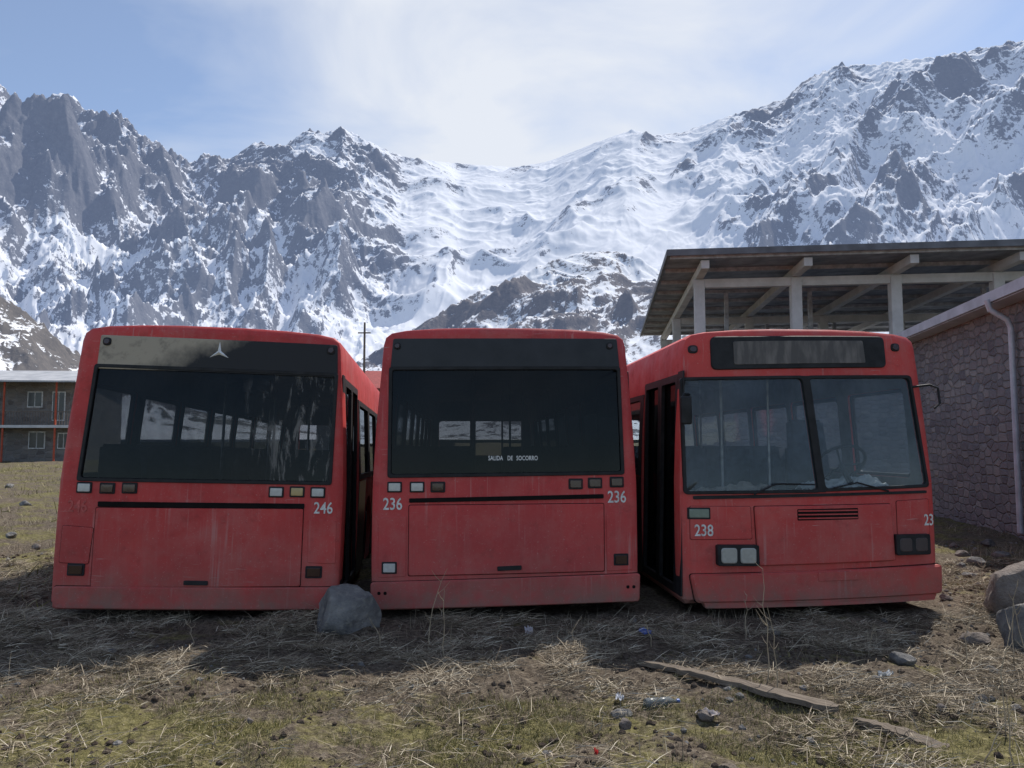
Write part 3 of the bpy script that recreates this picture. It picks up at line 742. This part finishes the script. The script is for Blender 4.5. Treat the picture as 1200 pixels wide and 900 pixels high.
for i,(px,py,hp,ln) in enumerate([(503,752,.62,.25),(521,765,.5,.02),(905,800,.55,-.1),(893,790,.75,-.1),(868,742,.35,.1),(1158,835,.7,.35),(1188,800,.6,-.2),(1175,770,.55,.2),(1143,700,.5,0),(1190,850,.5,.1),(668,745,.2,.3),(235,748,.22,-.3),(40,735,.2,.2),(1138,880,.3,.5),(330,742,.15,.4),(450,748,.25,-.4),(585,738,.18,.2),(1120,770,.4,.3),(1060,840,.25,-.3),(1010,750,.2,.4),(1170,880,.45,-.3),(760,748,.25,-.3),(260,860,.12,.5),(420,850,.12,-.6),(700,840,.14,.6),(600,880,.1,.5)]):
    weed(px,py,hp,50+i,ln)
# ------------------------------------------------------------ MOUNTAINS
PT=rad(4.13)
def px2(px,py):
    xc=(px-600)/900; yc=(450-py)/900; Yd=math.cos(PT)-yc*math.sin(PT); Zd=math.sin(PT)+yc*math.cos(PT)
    return math.atan2(xc,Yd),Zd/math.hypot(xc,Yd)
def prof(pts,az):
    q=[px2(*p) for p in pts]; return np.interp(az,[a for a,b in q],[b for a,b in q])
def mountmat(name,r1,r2,r3,snowc=(.84,.85,.87),haze_glow=.10,sc=.012):
    m=M(name,.9,.1); v=m.coord(); 
    n1=m.noise(v,sc,6,.7); n2=m.noise(v,sc*6,5,.78); n3=m.noise(v,sc*.25,3,.5)
    k=m.math('ADD',m.attr('rock'),m.math('MULTIPLY',m.math('SUBTRACT',n1,.5),1.6)); k=m.math('ADD',k,m.math('MULTIPLY',m.math('SUBTRACT',n2,.5),4.2))
    f=m.ramp(m.math('ADD',k,.5),[(.40,0.0),(.64,1.0)])
    rc=m.ramp(n2,[(.3,r1),(.55,r2),(.75,r3)]); rc=m.mix(m.ramp(n3,[(.4,0.0),(.65,.6)]),rc,r2)
    m.base(m.mix(f,snowc,rc)); 
    nb=m.n('ShaderNodeBump'); nb.inputs['Distance'].default_value=.4/sc*.1; m.l(m.math('ADD',m.math('MULTIPLY',f,.75),.10),nb.inputs['Strength']); m.l(m.math('ADD',n2,n1),nb.inputs['Height']); m.l(nb.outputs[0],m.b.inputs['Normal'])
    em=m.n('ShaderNodeEmission'); em.inputs[0].default_value=(.40,.53,.86,1); em.inputs[1].default_value=.85  # constant blue glow mixed over rock and snow, standing in for distant air haze
    mx=m.n('ShaderNodeMixShader'); mx.inputs[0].default_value=haze_glow; m.l(m.b.outputs[0],mx.inputs[1]); m.l(em.outputs[0],mx.inputs[2]); m.l(mx.outputs[0],m.out.inputs[0])
    return m.m
def zs(a): return (a-a.mean())/a.std()
def boxs(a,w):
    k=np.ones(w)/w; return np.convolve(np.pad(a,w//2,mode='edge'),k,'valid')[:len(a)]
def boxcol(a,w): return boxs(a.mean(0),w)[None,:]
def finish(name,h,az,r,target,win,mat,cover,X,Y,relief,seed,wcol=151,nsc=160,amp=.55):
    e=(h/r[:,None]).max(0); ratio=boxs(target/e,win); h=h*ratio[None,:]
    dr=np.gradient(h,axis=0)/np.gradient(r)[:,None]; da=np.gradient(h,axis=1)/(np.gradient(az)[None,:]*r[:,None])
    sl=np.clip(np.hypot(dr,da),0,2.2)
    k=zs(sl)+.5*zs(relief)+.55*zs(fbm(X/nsc,Y/nsc,4,seed)); k=zs(k-boxcol(k,wcol))
    rk=k*amp+cover
    return gridmesh(name,np.stack([X,Y,h+1.6],-1).reshape(-1,3),len(r),len(az),mat,{'rock':rk})
SKY=[(-900,200),(-400,110),(-200,80),(0,100),(30,118),(45,112),(80,108),(100,128),(125,132),(140,130),(165,158),(200,175),(225,190),(240,180),(270,186),(300,166),(330,172),(360,152),(385,156),(400,148),(430,165),(470,183),(520,190),(600,196),(640,190),(700,166),(740,152),(770,158),(800,155),(850,137),(920,116),(940,96),(980,76),(1020,76),(1060,70),(1100,66),(1150,56),(1200,47),(1350,30),(1500,60),(2100,200)]
az=np.radians(np.linspace(-50,50,1450)); r=np.linspace(650,4400,700)
AZ,RR=np.meshgrid(az,r); X=RR*np.sin(AZ);Y=RR*np.cos(AZ)
T=prof(SKY,az)
def azp(px): return px2(px,300)[0]
Rr=np.interp(az,[azp(-400),azp(0),azp(400),azp(600),azp(850),azp(1200),azp(1700)],[2700,2800,3100,3800,3500,3100,2900])
Rr=Rr+120*fbm(az*9,az*0+3.3,4,5)
t=(RR-650)/(Rr[None,:]-650)
ex=np.interp(az,[azp(0),azp(450),azp(600),azp(1200)],[1.3,1.25,1.15,1.15])[None,:]
tt=np.clip(t,0,1)
H=T*Rr
base_h=H[None,:]*(np.power(tt,ex)-np.clip(t-1,0,9)*1.4)
lean=np.interp(az,[azp(0),azp(350),azp(600),azp(1200)],[.10,.22,.60,.50])[None,:]
wx_=fbm(X/900,Y/900,5,31)*.16
q=(AZ+wx_*.7-lean*tt*.9)
sp=ridged(q*6.5,t*.9+AZ*1.2,5,41,.45)
wX=X+230*fbm(X/700,Y/700,5,51); wY=Y+230*fbm(X/700+9,Y/700,5,55)
rd=ridged(wX/560,wY/560,8,61,.52); rdS=ridged(wX/560,wY/560,3,61,.45)
rough=np.interp(az,[azp(-200),azp(400),azp(500),azp(780),azp(900),azp(1300)],[1,.9,.36,.34,.62,.7])[None,:]
smooth=np.clip((.62-rough)/.3,0,1)
env=sstep(-.02,.35,t)*(1-.5*sstep(.82,1.0,t))
rdm=(rd-rd.mean())*(1-.75*smooth)+(rdS-rdS.mean())*.75*smooth
relief=(sp-sp.mean())*200+rdm*200
fine=ridged(wX/120,wY/120,5,71,.58); relief2=(fine-fine.mean())*42*(1-.8*smooth)
h=base_h+(relief+relief2)*rough*env
jag=ridged(wX/60,wY/60,4,171,.6)-.35; h=h+jag*24*np.clip(rough-.25,0,1)*sstep(.75,.98,t)
cov=np.interp(az,[azp(-200),azp(200),azp(400),azp(470),azp(620),azp(800),azp(880),azp(1050),azp(1200),azp(1500)],[-.26,-.26,-.34,-.72,-1.3,-1.2,-.85,-.66,-.80,-.7])[None,:]+0*t
cov=cov-.30*sstep(.4,.05,t)+.22*sstep(.7,.97,t)+.65*fbm(X/600,Y/600,3,91)
MM=mountmat('snowy_rock_face',(.06,.062,.072),(.135,.135,.145),(.26,.25,.245),haze_glow=.26)
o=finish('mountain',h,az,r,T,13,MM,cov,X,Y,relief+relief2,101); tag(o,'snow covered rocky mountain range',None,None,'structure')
az=np.radians(np.linspace(-22,34,760)); r=np.linspace(330,1400,340); AZ,RR=np.meshgrid(az,r); X=RR*np.sin(AZ);Y=RR*np.cos(AZ)
SP=[(200,500),(300,478),(380,448),(440,412),(500,376),(540,352),(565,340),(600,326),(640,308),(680,296),(720,294),(750,303),(785,325),(830,345),(900,368),(1000,395),(1150,440),(1300,500)]
T=prof(SP,az); Rr=np.interp(az,[azp(200),azp(450),azp(700),azp(1200)],[850,900,1050,900])
t=(RR-330)/(Rr[None,:]-330); H=T*Rr
bh=H[None,:]*(np.clip(t,0,1)**1.1-np.clip(t-1,0,9)**1.2)
wX=X+90*fbm(X/260,Y/260,3,151); wY=Y+90*fbm(X/260+9,Y/260,3,155)
rl=(ridged(wX/260,wY/260,7,161,.5)-.35)*70+(ridged(wX/50,wY/50,4,171,.55)-.35)*6
h=bh+rl*sstep(0,.3,t)*(1-.3*sstep(.85,1,t))
cov=-.14+.6*fbm(X/180,Y/180,3,191)-.45*sstep(.0,.35,azp(560)-AZ)+.3*sstep(.6,.1,t)-.35*sstep(.70,1.0,t)
MS=mountmat('brown_rocky_slope',(.06,.052,.05),(.14,.118,.105),(.24,.20,.17),haze_glow=.17,sc=.03)
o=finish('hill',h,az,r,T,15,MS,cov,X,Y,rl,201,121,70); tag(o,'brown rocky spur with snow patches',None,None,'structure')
az=np.radians(np.linspace(-52,-4,520)); r=np.linspace(110,560,240); AZ,RR=np.meshgrid(az,r); X=RR*np.sin(AZ);Y=RR*np.cos(AZ)
SP=[(-500,180),(-250,250),(-100,292),(0,346),(40,372),(80,408),(110,430),(160,455),(250,488),(400,512)]
T=np.maximum(prof(SP,az),.002); t=(RR-110)/(330-110.)
h=(T*330)[None,:]*(np.clip(t,0,1)**1.1-np.clip(t-1,0,9)**1.2)
rl=(ridged(X/60,Y/60,6,261,.55)-.35)*14; h=h+rl*sstep(0,.4,t)*sstep(0.01,.06,T)[None,:]
cov=.15+.8*fbm(X/60,Y/30,3,291)-.95*sstep(.62,.42,t)
MH=mountmat('dry_grass_slope',(.055,.05,.045),(.12,.105,.09),(.20,.175,.145),haze_glow=.10,sc=.08)
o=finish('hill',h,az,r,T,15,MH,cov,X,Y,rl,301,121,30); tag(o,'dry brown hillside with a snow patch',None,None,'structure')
# ------------------------------------------------------------ BUILDINGS
CONC=M('pale_concrete',.85,.2); _v=CONC.coord(); CONC.base(CONC.ramp(CONC.noise(_v,1.5,6,.65),[(.3,(.45,.455,.46)),(.6,(.60,.60,.60)),(.8,(.68,.68,.68))])); CONC.bump(CONC.noise(_v,20,4),.3,.02); CONC=CONC.m
DKROOF=simple('dark_sheet_roof',(.13,.135,.15),.6,.3,.1,.3,2)
UNDER=simple('grey_roof_boarding',(.27,.29,.33),.8,.2,0,.3,2)
PURL=simple('grey_timber_purlin',(.40,.41,.43),.8,.2,0,.3,5)
def stonemat(name,cols,sc=3.2,mortar=(.25,.24,.24),rnd=.6):
    m=M(name,.9,.15); v=m.coord((.85,.85,1.6)); 
    nz=m.n('ShaderNodeTexNoise'); nz.inputs['Scale'].default_value=3; m.l(v,nz.inputs[0])
    ad=m.n('ShaderNodeMix',data_type='VECTOR'); ad.inputs[0].default_value=.07; m.l(v,ad.inputs[4]); m.l(nz.outputs['Color'],ad.inputs[5]); vv=ad.outputs[1]
    vo=m.n('ShaderNodeTexVoronoi',feature='F1'); vo.inputs['Scale'].default_value=sc; vo.inputs['Randomness'].default_value=rnd; m.l(vv,vo.inputs['Vector'])
    ve=m.n('ShaderNodeTexVoronoi',feature='DISTANCE_TO_EDGE'); ve.inputs['Scale'].default_value=sc; ve.inputs['Randomness'].default_value=rnd; m.l(vv,ve.inputs['Vector'])
    s=m.n('ShaderNodeSeparateColor'); m.l(vo.outputs['Color'],s.inputs[0])
    c=m.ramp(s.outputs[0],[(i/(len(cols)-1),q) for i,q in enumerate(cols)])
    c=m.mix(m.ramp(m.noise(v,14,5,.7),[(.4,0.0),(.75,.6)]),c,(.27,.26,.26))
    ed=m.ramp(ve.outputs['Distance'],[(.02,.6),(.12,0.0)]); c=m.mix(ed,c,mortar)
    c=m.mix(m.ramp(m.noise(v,.7,4),[(.45,0.0),(.75,.35)]),c,(.15,.145,.155))
    m.base(c); h=m.ramp(ve.outputs['Distance'],[(.0,0.0),(.12,1.0)]); h=m.math('ADD',h,m.math('MULTIPLY',m.noise(v,18,4),.6)); m.bump(h,.8,.05); return m.m
STW=stonemat('rubble_stone_masonry',[(.12,.108,.125),(.22,.195,.205),(.165,.16,.18),(.27,.245,.24),(.14,.13,.145),(.30,.28,.28)],4.6)
E=empty('open_concrete_building',(6.31,25.6,0),(0,0,rad(-7.0)),'unfinished concrete frame building with flat dark metal roof','building')
box('wall',-.15,20,0.1,16.3,-.3,4.0,STW,E); box('floor_slab',-.5,20.4,-.4,16.8,4.0,4.25,CONC,E)
NCOL=6
for j,yy in enumerate((0,8.4,15.8)):
    for i in range(NCOL):
        box('column',3.13*i-.17,3.13*i+.17,yy-.17,yy+.17,4.25,6.93,CONC,E,.02)
for yy in (4.2,12.1):
    for i in range(NCOL): box('post',3.13*i+1.45,3.13*i+1.60,yy-.07,yy+.07,4.25,7.27,PURL,E)
for i in range(NCOL): box('roof_beam',3.13*i-.13,3.13*i+.13,-1.7,17.0,6.98,7.25,CONC,E,.015)
for yy in (0,8.4,15.8): box('cross_beam',-.2,16.0,yy-.12,yy+.12,6.68,6.972,CONC,E,.015)
box('roof',-1.15,17.4,-2.0,17.2,7.43,7.50,DKROOF,E)
box('roof_boarding',-1.14,17.38,-1.99,17.18,7.405,7.426,UNDER,E)
for k in range(10): box('purlin',-1.1,17.3,-1.85+k*1.98,-1.77+k*1.98,7.275,7.40,PURL,E)
box('fascia',-1.2,17.45,-2.06,-2.003,7.34,7.54,DKROOF,E); box('fascia',-1.215,-1.155,-2.0,17.2,7.34,7.54,DKROOF,E)
E=empty('stone_house',(9.03,17.3,0),(0,0,rad(-11.2)),'rubble stone house with grey metal roof and drainpipe','house')
def addb(V,Fc,x0,x1,y0,y1,z0,z1):
    b=len(V); V+=[(x,y,z) for x in (x0,x1) for y in (y0,y1) for z in (z0,z1)]
    Fc+=[tuple(b+i for i in f) for f in [(0,1,3,2),(4,6,7,5),(0,4,5,1),(2,3,7,6),(0,2,6,4),(1,5,7,3)]]
b0=[(0,0,-.4),(8,0,-.4),(8,0,3.95),(4,0,5.5),(0,0,3.95)]
V=[(x,y-.0,z) for y in (0,-11.5) for x,_,z in b0]; Fc=[(0,1,2,3,4),(9,8,7,6,5),(0,5,6,1),(1,6,7,2),(0,4,9,5),(2,7,8,3),(3,8,9,4)]
mobj('wall',V,Fc,STW,E)
GREYM=simple('grey_sheet_metal',(.42,.45,.50),.5,.3,.1,.15,3)
def slab(name,pts,th,mat,par):
    V=[Vector(p) for p in pts]+[Vector(p)+Vector((0,0,th)) for p in pts]; n=len(pts)
    return mobj(name,V,[tuple(range(n)),tuple(range(2*n-1,n-1,-1))]+[(j,(j+1)%n,n+(j+1)%n,n+j) for j in range(n)],mat,par)
slab('roof',[(-.35,.4,3.87),(4,.4,5.58),(4,-11.9,5.58),(-.35,-11.9,3.87)],.06,GREYM,E)
slab('roof',[(4.003,.4,5.58),(8.45,.4,3.83),(8.45,-11.9,3.83),(4.003,-11.9,5.58)],.06,GREYM,E)
box('eave_board',-.39,-.355,-11.9,.4,3.78,3.95,GREYM,E)
box('soffit',-.35,-.003,-11.8,.35,3.76,3.775,GREYM,E)
bar('drainpipe',[(-.42,-5.35,3.82),(-.38,-5.35,3.66),(-.14,-5.35,3.50),(-.09,-5.35,3.36),(-.09,-5.35,1.2),(-.09,-5.35,.15)],.045,simple('pale_grey_pipe',(.45,.48,.54),.4,.5,.1,.15),E,12)
E=empty('balcony_house',(-32.4,56,0),(0,0,rad(4)),'two storey stone house with balcony and red posts','house')
HW=stonemat('grey_brown_stone_wall',[(.10,.085,.08),(.21,.18,.16),(.16,.15,.14),(.25,.22,.195)],2.2)
box('wall',-13,0,2,9,-.5,5.9,HW,E)
REDP=simple('red_painted_post',(.42,.08,.04),.6); WF=simple('white_window_frame',(.6,.6,.6),.5); DG=simple('dark_window_pane',(.03,.035,.045),.2,.5)
box('balcony_floor',-13,.2,0.1,1.997,2.45,2.65,CONC,E)
for x in (-12.5,-8.7,-4.6,-.95): 
    box('post',x-.05,x+.05,.15,.25,-.3,6.0,REDP,E)
V=[];Fc=[]
for k in range(70):
    x=-12.9+k*.19; addb(V,Fc,x,x+.04,.3,.33,2.66,3.6)
DKW=simple('dark_timber_rail',(.16,.13,.11),.8)
addb(V,Fc,-13,.15,.28,.35,3.603,3.66); mobj('railing',V,Fc,DKW,E)
for x,z,w,hh_ in ((-3.9,4.0,1.1,1.2),(-2.1,3.0,.95,2.2),(-3.7,.9,1.2,1.3),(-1.6,.9,.9,1.2),(-7,4,1.1,1.2),(-7,.9,1.2,1.3),(-10,4,1.1,1.2)):
    wdw=box('window',x,x+w,1.93,1.99,z,z+hh_,WF,E)
    box('pane',x+.08,x+w/2-.04,1.90,1.925,z+.08,z+hh_-.08,DG,wdw); box('pane',x+w/2+.04,x+w-.08,1.90,1.925,z+.08,z+hh_-.08,DG,wdw)
PALE=M('pale_corrugated_roof',.5,.4,(.5,.5,.5)); _w=PALE.n('ShaderNodeTexWave'); _w.inputs['Scale'].default_value=3; PALE.l(PALE.coord(),_w.inputs[0]); PALE.bump(_w.outputs['Fac'],.6,.05); PALE.base(PALE.ramp(PALE.noise(PALE.coord(),1,5),[(.3,(.32,.33,.35)),(.7,(.55,.55,.56))])); PALE=PALE.m
slab('roof',[(-13.5,-.5,5.75),(.7,-.5,5.75),(.7,4.8,6.9),(-13.5,4.8,6.9)],.12,PALE,E)
slab('roof',[(-13.5,4.803,6.9),(.7,4.803,6.9),(.7,9.6,5.95),(-13.5,9.6,5.95)],.12,PALE,E)
E=empty('small_house',(-14.2,72,0),(0,0,rad(8)),'small house with a red sheet roof','house')
box('wall',-4,4,0,6,-.5,6.4,HW,E)
RR_=simple('red_sheet_roof',(.36,.07,.06),.55)
slab('roof',[(-4.6,-.6,6.3),(4.6,-.6,6.3),(4.6,3,8.2),(-4.6,3,8.2)],.12,RR_,E); slab('roof',[(-4.6,3.003,8.2),(4.6,3.003,8.2),(4.6,6.6,6.3),(-4.6,6.6,6.3)],.12,RR_,E)
box('window',-2.2,-1,-.06,-.003,3.6,5,DG,E)
box('window',1,2.2,-.06,-.003,3.6,5,DG,E)
E=empty('utility_pole',(-11.6,60,0),(0,0,0),'thin wooden utility pole with crossarm','pole')
bar('pole',[(0,0,-.3),(0,0,10.8)],[.12,.08],DKW,E); box('crossarm',-.5,.5,-.16,-.1,9.9,10.0,DKW,E)
# ------------------------------------------------------------ LIGHT, SKY
sd=Vector((1.15,1.85,2.67)).normalized()
el=math.asin(sd.z); azs=math.atan2(sd.x,sd.y)
su=bpy.data.lights.new('sun','SUN'); su.energy=5.0; su.angle=rad(.5); su.color=(1,.95,.88)
so=link(bpy.data.objects.new('sun',su)); so.rotation_euler=(-sd).to_track_quat('-Z','Y').to_euler(); so.location=(0,0,30)
W=bpy.data.worlds.new('World'); S.world=W; W.use_nodes=True; nt=W.node_tree; nt.nodes.clear()
out=nt.nodes.new('ShaderNodeOutputWorld'); bg=nt.nodes.new('ShaderNodeBackground'); sk=nt.nodes.new('ShaderNodeTexSky')
sk.sky_type='NISHITA'; sk.sun_disc=False; sk.sun_elevation=el; sk.sun_rotation=azs; sk.altitude=1800; sk.air_density=1.0; sk.dust_density=.8; sk.ozone_density=2.0
tc=nt.nodes.new('ShaderNodeTexCoord'); mp=nt.nodes.new('ShaderNodeMapping'); mp.inputs['Scale'].default_value=(1.0,1.0,2.4); mp.inputs['Rotation'].default_value=(0,rad(18),0); mp.inputs['Location'].default_value=(.1,0,.0)
nz=nt.nodes.new('ShaderNodeTexNoise'); nz.inputs['Scale'].default_value=2.2; nz.inputs['Detail'].default_value=6; nz.inputs['Roughness'].default_value=.52; nz.inputs['Distortion'].default_value=.5
dt=nt.nodes.new('ShaderNodeVectorMath'); dt.operation='DOT_PRODUCT'; dt.inputs[1].default_value=Vector((.16,.88,.42)).normalized()
nrm=nt.nodes.new('ShaderNodeVectorMath'); nrm.operation='NORMALIZE'
vr=nt.nodes.new('ShaderNodeMapRange'); vr.inputs[1].default_value=.80; vr.inputs[2].default_value=1.0; vr.inputs[3].default_value=-.12; vr.inputs[4].default_value=.20
ad=nt.nodes.new('ShaderNodeMath'); ad.operation='ADD'
cr=nt.nodes.new('ShaderNodeValToRGB'); cr.color_ramp.elements[0].position=.38; cr.color_ramp.elements[0].color=(.12,.12,.12,1); cr.color_ramp.elements[1].position=.72; cr.color_ramp.elements[1].color=(.94,.94,.94,1)
mx=nt.nodes.new('ShaderNodeMix'); mx.data_type='RGBA'; mx.inputs[7].default_value=(5.5,5.75,6.2,1)
Lk=nt.links.new
Lk(tc.outputs['Generated'],mp.inputs[0]); Lk(mp.outputs[0],nz.inputs[0]); Lk(tc.outputs['Generated'],nrm.inputs[0]); Lk(nrm.outputs[0],dt.inputs[0]); Lk(dt.outputs['Value'],vr.inputs[0])
Lk(nz.outputs['Fac'],ad.inputs[0]); Lk(vr.outputs[0],ad.inputs[1]); Lk(ad.outputs[0],cr.inputs[0]); Lk(cr.outputs[0],mx.inputs[0]); Lk(sk.outputs[0],mx.inputs[6]); Lk(mx.outputs[2],bg.inputs[0]); bg.inputs[1].default_value=.15; Lk(bg.outputs[0],out.inputs[0])
# ------------------------------------------------------------ CAMERA
cam=bpy.data.cameras.new('camera'); cam.lens=27; cam.sensor_width=36; cam.clip_end=30000; cam.clip_start=.05
co=link(bpy.data.objects.new('camera',cam)); co.location=(0,0,1.6); co.rotation_euler=(rad(90+4.13),0,0); S.camera=co
